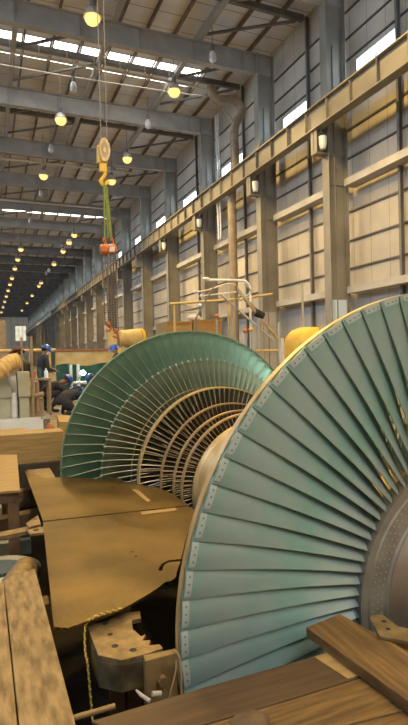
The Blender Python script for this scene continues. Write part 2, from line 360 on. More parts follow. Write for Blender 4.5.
for y in YB:
    vis = y > 20
    if vis:
        lab = '%s glowing amber high bay lamp of the right ceiling row, counting away from the viewer' % ORD[ib]; ib += 1
    else: lab = 'unseen glowing amber high bay lamp overhead of the right ceiling row at %s metres' % int(y)
    lamp(8.75, y, 12.85, True, lab, 'lit lamps of the right ceiling row', 2300 if y < 40 else (1600 if y < 95 else 2500 if y > 125 else 0))
for (px, py, yy, lab) in ((73, 70, 27.6, 'unlit glass bell lamp hanging just under the bright rooflight strip'), (212, 28, 22.6, 'unlit glass bell lamp high up beside the right ends of the roof beams'),
                          (51, 150, 36.0, 'unlit glass bell lamp left of the crane hook block, under a roof beam'), (148, 126, 30.3, 'unlit glass bell lamp right of the crane hook block'),
                          (41, 190, 46, 'small unlit bell lamp below the third lit lamp of the left row'), (30, 220, 55, 'small unlit bell lamp beneath the long pale roof pipe'), (46, 274, 80, 'far unlit bell lamp between the two ceiling rows'), (49, 271, 70, 'far unlit bell lamp close to the right ceiling row')):
    p = onY(px, py, yy); lamp(p.x, yy, min(p.z, 14.0), False, lab, 'unlit bell lamps', 0, .2)

# ------------------------------------------------------------------ turbine rotor
AX = Vector((2.494, 2.316, -1.353))
rotor = empty('turbine_rotor', AX, 'huge two-ended steam turbine rotor with rows of curved blue-green blades lying over the pit', 'turbine rotor')
def sg(t, a, b): return a+(b-a)*t
def blade_mb(r0, r1, c0, c1, g0, g1, skew, camber, thick, mirror, ns=12, nu=6, edge=True, a0=0.0, hook=0.0, ar=0.0, cm=0.0):
    mb = MB(); V = []; prof = []
    us = [i/(nu-1) for i in range(nu)]
    sgn = -1 if mirror else 1
    for i in range(ns):
        s = i/(ns-1); r = sg(s, r0, r1); q = s**.8
        c = sg(s, c0, c1)+cm*math.sin(PI*s); ga = math.radians(sg(q, g0, g1)); sk = math.radians(sg(s, skew, 0)+hook*math.sin(PI*s))
        ring = []
        for side in (1, -1):
            for u in (us if side == 1 else us[::-1]):
                hgt = camber*c*4*u*(1-u)+side*thick/2*(.5+.5*math.sin(PI*u))
                t = c*u*math.cos(ga)+hgt*math.sin(ga); a = a0+ar*(1-s)**1.2+c*u*math.sin(ga)-hgt*math.cos(ga)
                psi = sk+t/r
                ring.append((-r*math.cos(psi), a*sgn, r*math.sin(psi)))
        V += ring
    n = 2*nu; Fc = []; M = []
    for i in range(ns-1):
        for k in range(n):
            q = (i*n+k, i*n+(k+1) % n, (i+1)*n+(k+1) % n, (i+1)*n+k)
            Fc.append(q if not mirror else q[::-1]); M.append(1 if edge and k in (nu-1, 2*nu-1) else 0)
    Fc.append(tuple(range(n))); M.append(0); Fc.append(tuple((ns-1)*n+k for k in range(n))); M.append(1 if edge else 0)
    mb.v = V; mb.f = Fc; mb.m = M
    return mb
def rot_y(v, b): c, s = math.cos(b), math.sin(b); return (v[0]*c+v[2]*s, v[1], -v[0]*s+v[2]*c)
def row(name, mb, mats, N, phase, ay, visible, extra=None, parent=rotor):
    proto = None; rest = MB()
    for k in range(N):
        th = math.radians(phase+360.0*k/N); deg = (phase+360.0*k/N+180) % 360-180
        if visible(deg):
            if proto is None: o = proto = mb.build(name, mats, parent, True)
            else: o = proto.copy(); COL.objects.link(o); o.parent = parent
            o.location = (0, ay, 0); o.rotation_euler = (0, th, 0)
            if extra:
                for nm, em, mm in extra:
                    if not isinstance(em, bpy.types.Mesh):
                        q = em.build(nm, mm, o); extra = [(nm, q.data, mm) if e[0] == nm else e for e in extra]
                    else:
                        q = bpy.data.objects.new(nm, em); COL.objects.link(q); q.parent = o
        else:
            rest.add([rot_y(v, th) for v in mb.v], mb.f); rest.m[-len(mb.m):] = mb.m
    if rest.v:
        o = rest.build(name+'_row', mats, parent, True, (0, ay, 0)); o['kind'] = 'stuff'
P77 = 360/77
near = blade_mb(.70, 1.70, .20, .235, 66, 17, 3.0, .12, .009, False, 16, 12, True, ar=-.04, cm=.055)
# tip lug: light tang with three dark holes and a small white block on the front face of each near blade
lug = MB()
def on_tip(rr, u, d):
    s_ = (rr-.70)/1.0; q = s_**.8; c = sg(s_, .20, .235)+.055*math.sin(PI*s_); ga = math.radians(sg(q, 66, 17)); h = .12*c*4*u*(1-u)+.0045*(.5+.5*math.sin(PI*u))+d
    t = c*u*math.cos(ga)+h*math.sin(ga); a = -.04*(1-s_)**1.2+c*u*math.sin(ga)-h*math.cos(ga); psi = math.radians(3*(1-s_))+t/rr
    return (-rr*math.cos(psi), a, rr*math.sin(psi))
def patch(r0, r1, u0, u1, d, mi=0, n=6):
    V = []; o = []
    for i in range(n+1):
        u = u0+(u1-u0)*i/n
        for rr, dd in ((r0, 0), (r0, d), (r1, d), (r1, 0)): V.append(on_tip(rr, u, dd))
    for i in range(n):
        for k in range(4): o.append((i*4+k, i*4+(k+1) % 4, i*4+4+(k+1) % 4, i*4+4+k))
    o += [(0, 1, 2, 3), (4*n+3, 4*n+2, 4*n+1, 4*n)]
    lug.add(V, o, mi)
patch(1.664, 1.697, .06, .56, .003)
patch(1.670, 1.694, .60, .64, .008)
for u in (.15, .29, .43):
    lug.add([on_tip(1.680+.0055*math.cos(2*PI*k/8), u+.022*math.sin(2*PI*k/8), .0042) for k in range(8)], [tuple(range(8))], 1)
row('last_stage_blade', near, [BLADE, BLADE], 77, 2.91, -.045, lambda d: -9 < d < 96, [('tip_lug', lug, [LUG, LUGH])])
far = blade_mb(.70, 1.70, .20, .17, 62, 20, 3.0, .05, .010, True, 12, 6, True, ar=-.10)
row('last_stage_blade', far, [BLADE_G, BLADE_E], 77, 1.0, 4.226, lambda d: -4 < d < 130)
l1b = blade_mb(.62, 1.31, .11, .10, 76, 30, 3.5, .06, .009, True, 10, 6, True)
ten = MB().box(-1.328, -1.300, -.055, -.035, .075, .09)
row('second_stage_blade', l1b, [BLADE_B, BLADE_E], 100, 1.2, 3.68, lambda d: -4 < d < 126, [('tip_tenon', ten, LUG)])
row('second_stage_blade', blade_mb(.62, 1.31, .11, .098, 72, 25, 3.5, .06, .008, False, 6, 4, True), [BLADE_G, BLADE_E], 100, 1.2, .546, lambda d: False)
for dy, r0, r1, N, w in ((3.25, .60, .98, 92, .05), (2.97, .58, .815, 92, .042), (2.73, .58, .755, 96, .038), (2.52, .58, .745, 96, .036)):
    for mir in (True, False):
        b = blade_mb(r0, r1, w, w*.9, 62, 48, 1.0, .08, .008, mir, 4, 4, True)
        y = dy if mir else 4.226-dy
        row('shrouded_stage_blade', b, [BRONZE_D, EDGE2], N, 1.3, y, (lambda d: 0 < d < 52) if (mir and dy > 3.2) else (lambda d: False))
        hw_ = .04 if dy > 3.2 else .022
        MB().lathe([(r1, -hw_), (r1+.016, -hw_), (r1+.016, hw_), (r1, hw_)], (0, y, 0), 'Y', 128, 0, True).build('shroud_ring', BRASS if dy > 3.2 else BRONZE, rotor, True)
MB().lathe([(.965, -.01), (.975, -.01), (.975, .01), (.965, .01)], (0, 3.62, 0), 'Y', 128, 0, True).build('lacing_ring', BRONZE, rotor, True)
MB().lathe([(1.694, -.02), (1.703, -.02), (1.703, .02), (1.694, .02)], (0, 0, 0), 'Y', 180, 0, True).build('tip_band', BRASS, rotor, True)
MB().lathe([(1.690, -.09), (1.704, -.09), (1.704, -.06), (1.690, -.06)], (0, 4.226, 0), 'Y', 180, 0, True).build('tip_band', BLADE_G, rotor, True)
# forged body, drum and the hub with rivets
MB().lathe([(.70, .14), (.712, .14), (.712, -.10), (.70, -.10)], (0, 0, 0), 'Y', 128, 0, True).build('root_platform', BRASS, rotor, True)
body = [(.69, .02), (.69, .15), (.60, .22), (.60, .40), (.63, .44), (.63, .62), (.56, .66), (.58, .9), (.60, 1.0), (.57, 1.1), (.57, 1.78)]
MB().lathe(body+[(r, 4.226-h) for r, h in body[::-1]], (0, 0, 0), 'Y', 96).build('rotor_body', ROTD, rotor, True)
MB().lathe([(.57, 1.80), (.66, 1.80), (.69, 1.83), (.69, 1.88), (.672, 1.90), (.672, 2.0), (.69, 2.02), (.69, 2.2), (.672, 2.22), (.672, 2.33), (.69, 2.35), (.69, 2.40), (.66, 2.43), (.57, 2.43)], (0, 0, 0), 'Y', 128).build('drum', BRASS, rotor, True)
hub = MB().lathe([(.70, .02), (.715, .0), (.715, -.10), (.722, -.112), (.728, -.12), (.69, -.125), (.685, -.135), (.60, -.15), (.592, -.165), (.585, -.165), (.578, -.15)], (0, 0, 0), 'Y', 128).build('hub', HUB, rotor, True)
rv = MB()
for j, (rr, off) in enumerate(((.668, -.137), (.642, -.142), (.617, -.147))):
    for k in range(110):
        t = 2*PI*(k+.33*j)/110; rv.ball((-rr*math.cos(t), off, rr*math.sin(t)), .0055, 6)
rv.build('rivets', RIVET, hub)['kind'] = 'stuff'
MB().lathe([(.578, -.15), (.55, -.17), (.50, -.22), (.46, -.30), (.44, -.42), (.44, -1.3), (.40, -1.32), (.40, -2.6), (0.01, -2.6)], (0, 0, 0), 'Y', 96).build('shaft', SHAFT, rotor, True)
MB().lathe([(.72, 4.226), (.6, 4.38), (.44, 4.5), (.44, 5.5), (.01, 5.5)], (0, 0, 0), 'Y', 64).build('shaft', SHAFT, rotor, True)

# ------------------------------------------------------------------ lower casing and pit steel
cs = MB(); a0, a1 = PI, 2*PI
cs.lathe([(1.80, 3.0), (1.80, 7.0), (1.86, 7.0), (1.86, 3.0)], (AX.x, 0, FZ-.01), 'Y', 40, 0, True, a0, a1)
cas = cs.build('turbine_casing', RUSTD, None, True)
tag(cas, 'dark rusty lower half of the turbine casing beneath the rotor and floor plates', 'turbine casing')
MB().box(.44, .72, 2.9, 7.0, FZ-.06, FZ+.015).build('joint_flange', BRK, cas)
MB().box(4.26, 4.54, 2.9, 7.0, FZ-.06, FZ+.015).build('joint_flange', BRK, cas)
for y in (5.6, 6.6):
    MB().bar((.70, y, FZ-.2), (-1.0, y, FZ-.36), .16, .2).build('support_arm', RUST, cas); MB().bar((4.3, y, FZ-.2), (5.2, y, FZ-.36), .16, .2).build('support_arm', RUST, cas)

# ------------------------------------------------------------------ checker plates and planks
def poly(pts, z): return [onZ(x, y, z) for x, y in pts]
PZ = FZ+.028
pB = poly([(43, 522), (54, 627), (68, 628), (92, 619), (108, 614), (122, 609), (133, 603), (150, 593), (157, 588.6), (165, 582), (171, 581), (176, 577), (177, 571), (181, 561.2), (169, 562), (163.5, 565.5), (162.5, 570), (159.5, 571), (158.5, 569), (161.5, 564), (168, 560.4), (181, 559), (187, 535), (196, 510), (188, 506)], PZ)
o = MB().prism(pB, PZ-.012, PZ)
for px, py in ((132, 552), (136, 556.5)):
    c = onZ(px, py, PZ); o.lathe([(.001, .0008), (.012, .0008)], c, 'Z', 10, 1)
tag(o.build('floor_plate', [CHECK, HOLE]), 'larger worn brown checker plate nearest the viewer, with a torn front edge', 'floor plate', 'checker plates beside the rotor')
pA = poly([(25, 471), (43, 521), (189, 505.2), (180, 499), (166, 491), (158, 488), (143, 485), (138, 482), (124, 482), (121, 478), (100, 479), (88, 478.5), (60, 477), (45, 478)], PZ)
o = MB().prism(pA, PZ-.012, PZ)
c = onZ(113, 487, PZ); o.lathe([(.001, .0008), (.02, .0008)], c, 'Z', 10, 1)
tag(o.build('floor_plate', [CHECK, HOLE]), 'smaller brown checker plate beyond the long seam, reaching under the far blades', 'floor plate', 'checker plates beside the rotor')
for q, lab in (([(132, 490), (138, 490), (151, 501.5), (147, 502.5)], 'thin pale wood strip lying slantwise on the smaller checker plate'), ([(141, 512.5), (175, 508), (177, 511), (142, 515.5)], 'thin pale wood strip on the larger checker plate along the seam')):
    tag(MB().prism(poly(q, PZ), PZ+.0005, PZ+.006).build('wood_strip', TIMBER), lab, 'wood strip')

def board(name, pts, ztop, th, material, label, cat='board', group=None, bevel=.004):
    P = [onZ(x, y, ztop) for x, y in pts]
    return tag(MB().prism(P, ztop-th, ztop).build(name, material, None, False, None, bevel), label, cat, group)
z0 = FZ+.055
P1 = onZ(4, 580, z0); P2 = onZ(35, 568, z0); P3 = onZ(76, 725, z0)
d = (P3-P2)*1.9; w = P1-P2
def plank4(name, a, b, c, dd, ztop, th, m, label, cat, group=None):
    return tag(MB().prism([(p.x, p.y) for p in (a, b, c, dd)], ztop-th, ztop).build(name, m, None, False, None, .005), label, cat, group)
plank4('plank', P2, P1, P1+d*1.02, P2+d, z0, .055, WOODG, 'broad worn wooden plank at the lower left, running towards the viewer', 'plank', 'planks over the pit edge')
o4 = w.normalized()*.006
plank4('plank', P1+o4, P1+w.normalized()*.26+o4, P1+w.normalized()*.26+d+o4, P1+d+o4, z0-.003, .052, WOODG, 'worn plank cut off by the left border beside the broad plank', 'plank', 'planks over the pit edge')
b = MB().box(-1.0, .30, 3.12, 3.24, FZ-.12, FZ-.001).box(-1.0, .30, 3.02, 3.34, FZ-.16, FZ-.12)
tag(b.build('steel_support', RUST), 'rusty steel beam under the far end of the broad worn plank', 'beam')
# front boards
bz = FZ+.045
board('board', [(92, 720.5), (204, 687), (331, 651.5), (368, 674.5), (290, 698.8), (199, 725.5), (132, 746)], bz, .045, WOODD, 'dark smooth wooden board across the lower middle, directly in front of the rotor', 'board', 'boards in front of the rotor')
bA = bpy.data.objects['board']
MB().prism(poly([(329, 652.6), (364, 674.2), (348, 678.8), (314, 656.8)], bz), bz+.0002, bz+.0014).build('pale_patch', PLY, bA)['label'] = 'paler patch at the board end'  # thin paler patch laid on the end of the dark board
board('board', [(134, 747), (199, 727), (290, 700), (369, 675.5), (420, 706), (336, 727), (236, 757)], bz-.002, .043, WOODX, 'lighter grained board along the bottom, between the dark board and the lowest board', 'board', 'boards in front of the rotor')
board('board', [(238, 758), (336, 728.5), (421, 707.5), (470, 740), (300, 800)], bz-.004, .041, WOODX, 'lowest front board in the bottom right corner, under the diagonal plank', 'board', 'boards in front of the rotor')
dz = bz+.05
board('plank', [(306, 627), (340, 613.5), (412, 653), (470, 690), (470, 740), (408, 701)], dz, .048, WOOD, 'diagonal grained plank lying on top of the front boards at lower right', 'plank', 'boards in front of the rotor')
board('board', [(378, 638), (398, 633.5), (430, 647), (440, 668), (412, 657)], bz, .045, TIMBER, 'short pale yellow board poking out behind the diagonal plank', 'board', 'boards in front of the rotor')
# steel strap with two holes
sz = dz+.018
sp = [onZ(x, y, sz) for x, y in ((369, 616), (382, 614), (398, 626), (416, 630), (424, 645), (408, 641), (380, 636))]
so = MB().prism(sp, sz-.016, sz)
for px, py in ((384, 621.5), (388, 629)): so.lathe([(.0005, .0008), (.012, .0008)], onZ(px, py, sz), 'Z', 12, 1)
tag(so.build('steel_bracket', [BRK, HOLE], None, False, None, .002), 'flat rusty steel strap with two holes beside the hub', 'bracket')
# stone
tag(MB().ball(onZ(250, 722, bz+.03), .062, 12, 0, (1.3, .8, .5)).build('cloth_rag', STONE, None, True), 'crumpled brown rag on the board at the bottom edge', 'rag')
r_ = bpy.data.objects['cloth_rag']; dm = r_.modifiers.new('lumps', 'DISPLACE'); tx = bpy.data.textures.new('lumps', 'CLOUDS'); tx.noise_scale = .05; dm.texture = tx; dm.strength = .03; dm.mid_level = .6

# casing bracket below the plate
kz = FZ-.03
bk = empty('casing_bracket', onZ(120, 640, kz), 'heavy notched steel casing bracket with holes and a bolt, between the plate and front board', 'bracket')
def L_(p): return local(bk, p)
tp = [L_(onZ(x, y, kz)) for x, y in ((87, 626), (98, 655), (121, 660), (145, 654), (163, 648), (160, 644), (149, 645), (151, 640), (143, 640), (146, 634), (141, 636), (133, 629), (132, 620), (141, 618), (140, 611), (118, 613), (108, 620))]
m1 = MB().prism([(p.x, p.y) for p in tp], -.025, 0)
for px, py, rr in ((105, 623.5, .017), (110, 634.5, .015), (115, 646, .018), (133, 650, .018)):
    m1.lathe([(.0005, .0008), (rr, .0008)], L_(onZ(px, py, kz)), 'Z', 14, 1)
m1.build('top_plate', [BRK, HOLE], bk, False, None, .003)
lo = [tp[0], tp[1], tp[2], tp[3], tp[12]*.5+tp[3]*.5, tp[15]]
MB().prism([(p.x, p.y) for p in lo], -.16, -.026).build('bracket_body', BRKS, bk, False, None, .004)
kb = kz+.10; q = [L_(onZ(x, y, kb)) for x, y in ((143, 655), (175.5, 648), (176.5, 652.5), (145, 661))]
MB().prism([(p.x, p.y) for p in q], -.13, .10).build('end_block', BRKS2, bk, False, None, .005)
cB = (q[2]+q[3])*.5
n_ = (q[2]-q[3]).cross(Vector((0, 0, 1))).normalized()
MB().tube([cB+Vector((0, 0, -.10))+n_*(-.005), cB+Vector((0, 0, -.10))+n_*.03], .022, 6).build('bolt', BRK, bk)
for s_ in (.15, .6): MB().bar(L_(onZ(110, 640, kz-.16))+Vector((s_*.2, 0, -.0)), L_(onZ(110, 640, kz-.16))+Vector((s_*.2, 0, -1.9)), .08, .08).build('bracket_post', RUST, bk)
# white cable stub, wires, rod
p = onY(141, 689, 2.15)
tag(MB().tube([onY(136, 690, 2.12), onY(141, 695, 2.1), onY(150, 701, 2.06)], [.004, .008, .008], 8).tube([onY(152, 694, 2.1), onY(161, 693.5, 2.1)], .011, 8).build('cable_end', GLASS_OFF2, None, True), 'short white taped cable end below the casing bracket', 'cable')
def spline(pts, n=8):
    pts = [Vector(p) for p in pts]; out = []
    for i in range(len(pts)-1):
        p0, p1, p2, p3 = pts[max(i-1, 0)], pts[i], pts[i+1], pts[min(i+2, len(pts)-1)]
        for k in range(n):
            t = k/n; out.append(.5*((2*p1)+(-p0+p2)*t+(2*p0-5*p1+4*p2-p3)*t*t+(-p0+3*p1-3*p2+p3)*t**3))
    return out+[pts[-1]]
def twisted(pts, r, mats, name, label, twist=.035):
    c = spline(pts, 14); mb = MB(); L = 0; A = [[], []]
    for i, p in enumerate(c):
        if i: L += (p-c[i-1]).length
        for j in (0, 1):
            t = L/twist*2*PI+j*PI; A[j].append(p+Vector((math.cos(t)*r, math.sin(t)*r*.6, math.sin(t)*r)))
    for j in (0, 1): mb.tube(A[j], r, 6, j)
    return tag(mb.build(name, mats, None, True), label, 'wire')
w1 = [onZ(121, 609, PZ+.006), onZ(112, 611.5, PZ+.006), onZ(103, 614, PZ+.008), onZ(93, 618, PZ+.008)]
a = onZ(85.5, 626, kz+.03)
w1 += [a, a+Vector((-.012, -.05, -.10)), onY(88, 665, a.y-.12), onY(90, 690, a.y-.16), onY(93, 722, a.y-.2)]
twisted(w1, .0042, [YWIRE, BWIRE], 'twisted_wire', 'yellow and brown twisted wire draped over the bracket edge')
a = onZ(174, 649, kb+.006)
tag(MB().tube(spline([a, onY(180, 660, a.y-.03), onY(181.5, 690, a.y-.04), onY(182, 700, a.y-.05)]), .004, 6).tube(spline([a, onY(176, 668, a.y-.03), onY(171, 690, a.y-.05), onY(169, 698, a.y-.05)]), .0035, 6).build('thin_wire', mat('tan_wire', (.3, .2, .1), (.36, .25, .13), 30, .6)), 'thin tan wire loop hanging from the bracket beside the lowest blades', 'wire')
tag(MB().tube([onZ(70, 719, FZ+.03), onZ(115, 706, FZ+.03)], .011, 10).build('steel_rod', BRK), 'short steel rod lying behind the dark front board', 'rod')

# left of the plates: plywood, pit beam, tabs, pipe
tag(MB().prism(poly([(-30, 454.5), (17, 454.5), (20, 490), (-30, 494)], -1.20), -1.225, -1.20).build('plywood_sheet', PLY, None, False, None, .003), 'pale plywood sheet at the left edge, its dark front edge over the pit', 'sheet')
tb = tag(MB().box(-.5, .28, 5.2, 5.3, -1.32, -1.225).build('trestle', RUST), 'dark steel trestle standing in the pit under the plywood sheet', 'trestle')
for x, y in ((-.4, 5.25), (.2, 5.25), (-.4, 7.0), (.2, 7.0)): MB().box(x-.05, x+.05, y-.05, y+.05, -3.6, -1.321 if y < 6 else -1.225).build('leg', RUST, tb)
bm_ = MB().bar(onZ(-20, 540, FZ-.04), onZ(40, 528, FZ-.04), .12, .03)
tag(bm_.build('steel_bar', BRK), 'flat rusty steel bar bridging the pit to the casing flange', 'steel bar')
tabs = MB().prism(poly([(26, 523), (38, 515), (41, 524), (29, 527)], FZ+.02), FZ+.0, FZ+.02).prism(poly([(27, 530), (45, 526), (46, 532), (30, 534)], FZ+.02), FZ+.0, FZ+.02)
tabs.lathe([(.0005, .0206), (.02, .0206)], onZ(35, 519, FZ+.02)-Vector((0, 0, .02)), 'Z', 10, 1).lathe([(.0005, .0206), (.025, .0206)], onZ(36, 530, FZ+.02)-Vector((0, 0, .02)), 'Z', 10, 1)
tag(tabs.build('lifting_tabs', [BRK, HOLE], None, False, None, .002), 'pair of flat steel tabs with holes on the casing flange left of the plate', 'bracket')
tag(MB().tube([onY(26, 552, 4.3)+Vector((0, 0, -.15)), onY(14, 568, 3.9)+Vector((0, 0, -.15)), onY(-6, 600, 3.4)+Vector((0, 0, -.18))], .11, 18).build('steel_pipe', BRK, None, True), 'thick tan pipe sloping down into the pit behind the broad plank', 'pipe')
tag(MB().lathe([(.30, -.02), (.34, 0), (.34, .08), (.30, .1), (.2, .1), (.2, -.02)], onY(-2, 545, 4.7)+Vector((0, 0, -.3)), 'Z', 24, 0, True).build('pipe_flange', GREENP, None, True), 'round grey green pipe flange in the pit at the left edge', 'flange')
tag(MB().box(-.1, .12, 6.2, 6.5, -3.6, -1.62).box(-.5, .4, 6.0, 6.1, -2.1, -1.95).build('valve_stand', GREENP), 'dark green machinery block in the pit under the plywood', 'machinery')
# long timber, plinth and sheet behind the pit
tag(MB().box(-1.5, .97, 7.50, 7.88, FZ, -.99).build('timber', TIMBER, None, False, None, .008), 'thick pale squared timber lying across behind the pit', 'timber')
tag(MB().box(-1.2, .52, 8.2, 8.5, FZ, -1.03).build('timber', TIMBER, None, False, None, .006), 'thinner timber right behind the thick one, under the metal sheet', 'timber')
sh = empty('metal_sheet', (.2, 10.0, FZ), 'pale blue-grey metal box side standing behind the timbers at left', 'metal box')
MB().box(-1.2, .74, -.02, 0, 0, .33).build('side_panel', SHEET, sh); MB().box(.742, .86, -.02, .4, 0, .33).build('end_panel', STEEL_D, sh); MB().box(-1.2, .74, .38, .4, 0, .33).build('side_panel', SHEET, sh)
wbx = MB().add([(1.14, 9.33, -1.07), (1.42, 9.40, -1.10), (1.40, 9.85, -1.02), (1.16, 9.80, -.99), (1.14, 9.33, FZ), (1.42, 9.40, FZ), (1.40, 9.85, FZ), (1.16, 9.80, FZ)], [(0, 1, 2, 3), (4, 7, 6, 5), (0, 4, 5, 1), (1, 5, 6, 2), (2, 6, 7, 3), (3, 7, 4, 0)])
tag(wbx.build('wood_block', TIMBER), 'small pale wood wedge at the end of the thick timber beside the far blades', 'wood block')
tag(MB().ball((.99, 9.47, FZ+.16), .07, 10, 0, (1.2, 1, 2.2)).ball((1.06, 9.6, FZ+.12), .06, 8, 0, (1, 1, 2)).build('red_rag', REDO, None, True), 'dark red rag bundle between the metal box and wood wedge', 'rag')

# ------------------------------------------------------------------ background on the floor
def wy(px, y): return onY(px, 362, y).x
# pedestals with hose
e = empty('machine_stand', (wy(14, 10.6), 10.6, FZ), 'grey green two-legged machine stand at the left edge below the ribbed hose', 'machine stand')
for pa, pb in ((-2, 9), (18, 27.5)):
    MB().box(wy(pa, 10.6)-e.location.x, wy(pb, 10.6)-e.location.x, -.12, .12, 0, 1.18).build('leg', GREENP, e, False, None, .01)
    MB().box(wy(pa, 10.6)-e.location.x-.02, wy(pb, 10.6)-e.location.x+.02, -.16, .16, .72, 1.2).build('leg_sleeve', GREENP, e, False, None, .01)
MB().box(wy(9, 10.6)-e.location.x, wy(18, 10.6)-e.location.x, .10, .16, .55, .72).build('crosspiece', STEEL_D, e)
def hose(pts, r, m, name, parent=None):
    c = spline(pts, 12); rs = [r*(.90 if i % 4 == 0 else 1.0) for i in range(len(c))]
    return MB().tube(c, rs, 16).build(name, m, parent, True)
h = hose([onY(-14, 378, 10.1), onY(0, 370, 10.1), onY(10, 363, 10.15), onY(18, 361, 10.2)], .155, HIVIS, 'ribbed_hose'); tag(h, 'fat ochre ribbed hose coming in from the left edge', 'hose')
h = hose([onY(19, 367, 10.34), onY(15, 367.5, 10.34), onY(11.8, 372, 10.34), onY(12, 379, 10.36), onY(13.5, 390, 10.6), onY(13.7, 400, 10.6), onY(14, 418, 10.6)], .072, WHITEP, 'silver_hose'); tag(h, 'silver ribbed hose elbow dropping between the legs of the grey stand', 'hose')
tag(MB().tube([(wy(32, 12.4), 12.4, FZ), (wy(31.6, 12.4), 12.4, .56)], .036, 10).build('steel_post', DUCT, None, True), 'bare brown steel post standing left of the upright worker', 'post')
tag(MB().tube([(wy(22, 11.6), 11.6, FZ), (wy(22, 11.6), 11.6, .50)], .022, 10).build('steel_post', DUCT, None, True), 'thin steel post in front of the maroon capped person', 'post')
cl = MB().box(-.25, .25, -.2, .2, 0, .5).tube([(-.2, -.25, .55), (.25, -.25, .6)], .07, 10).tube([(.1, -.25, .2), (.1, -.25, .9)], .05, 8).ball((-.1, -.2, .75), .09, 10).box(-.3, .0, -.1, .2, .5, .8)
o = cl.build('valve_cluster', DUCT, None, True, (wy(31, 13.2), 13.2, FZ)); tag(o, 'cluster of brass valves and pipe fittings behind the metal box', 'machinery')
tag(MB().lathe([(.0, 0), (.11, 0), (.12, .16), (.13, .17), (.0, .17)], (wy(32, 14.0)+.02, 14.38, FZ+.95), 'Z', 14).build('orange_can', ORNG, None, True), 'small orange can on the workbench beside the upright worker', 'can')
wb = empty('workbench', (wy(38, 14.2), 14.2, FZ), 'cluttered workbench left of the upright worker', 'workbench')
MB().box(-.5, .3, -.3, .3, .9, .95).build('bench_top', DUCT, wb)
for sx in (-.45, .25):
    for sy in (-.25, .25): MB().box(sx-.03, sx+.03, sy-.03, sy+.03, 0, .9).build('leg', DUCT, wb)
for i, (dx, hh, m, nm) in enumerate(((-.3, .22, WHITEP, 'white'), (.02, .28, TEAL, 'teal'), (.18, .25, COBALT, 'pale blue'))):
    tag(MB().lathe([(.0, 0), (.05, 0), (.05, hh*.7), (.02, hh*.85), (.02, hh), (0, hh)], (wy(38, 14.2)+dx, 14.0+.04*i, FZ+.95), 'Z', 10).build('bottle', m, None, True), nm+' bottle standing on the cluttered workbench', 'bottle')

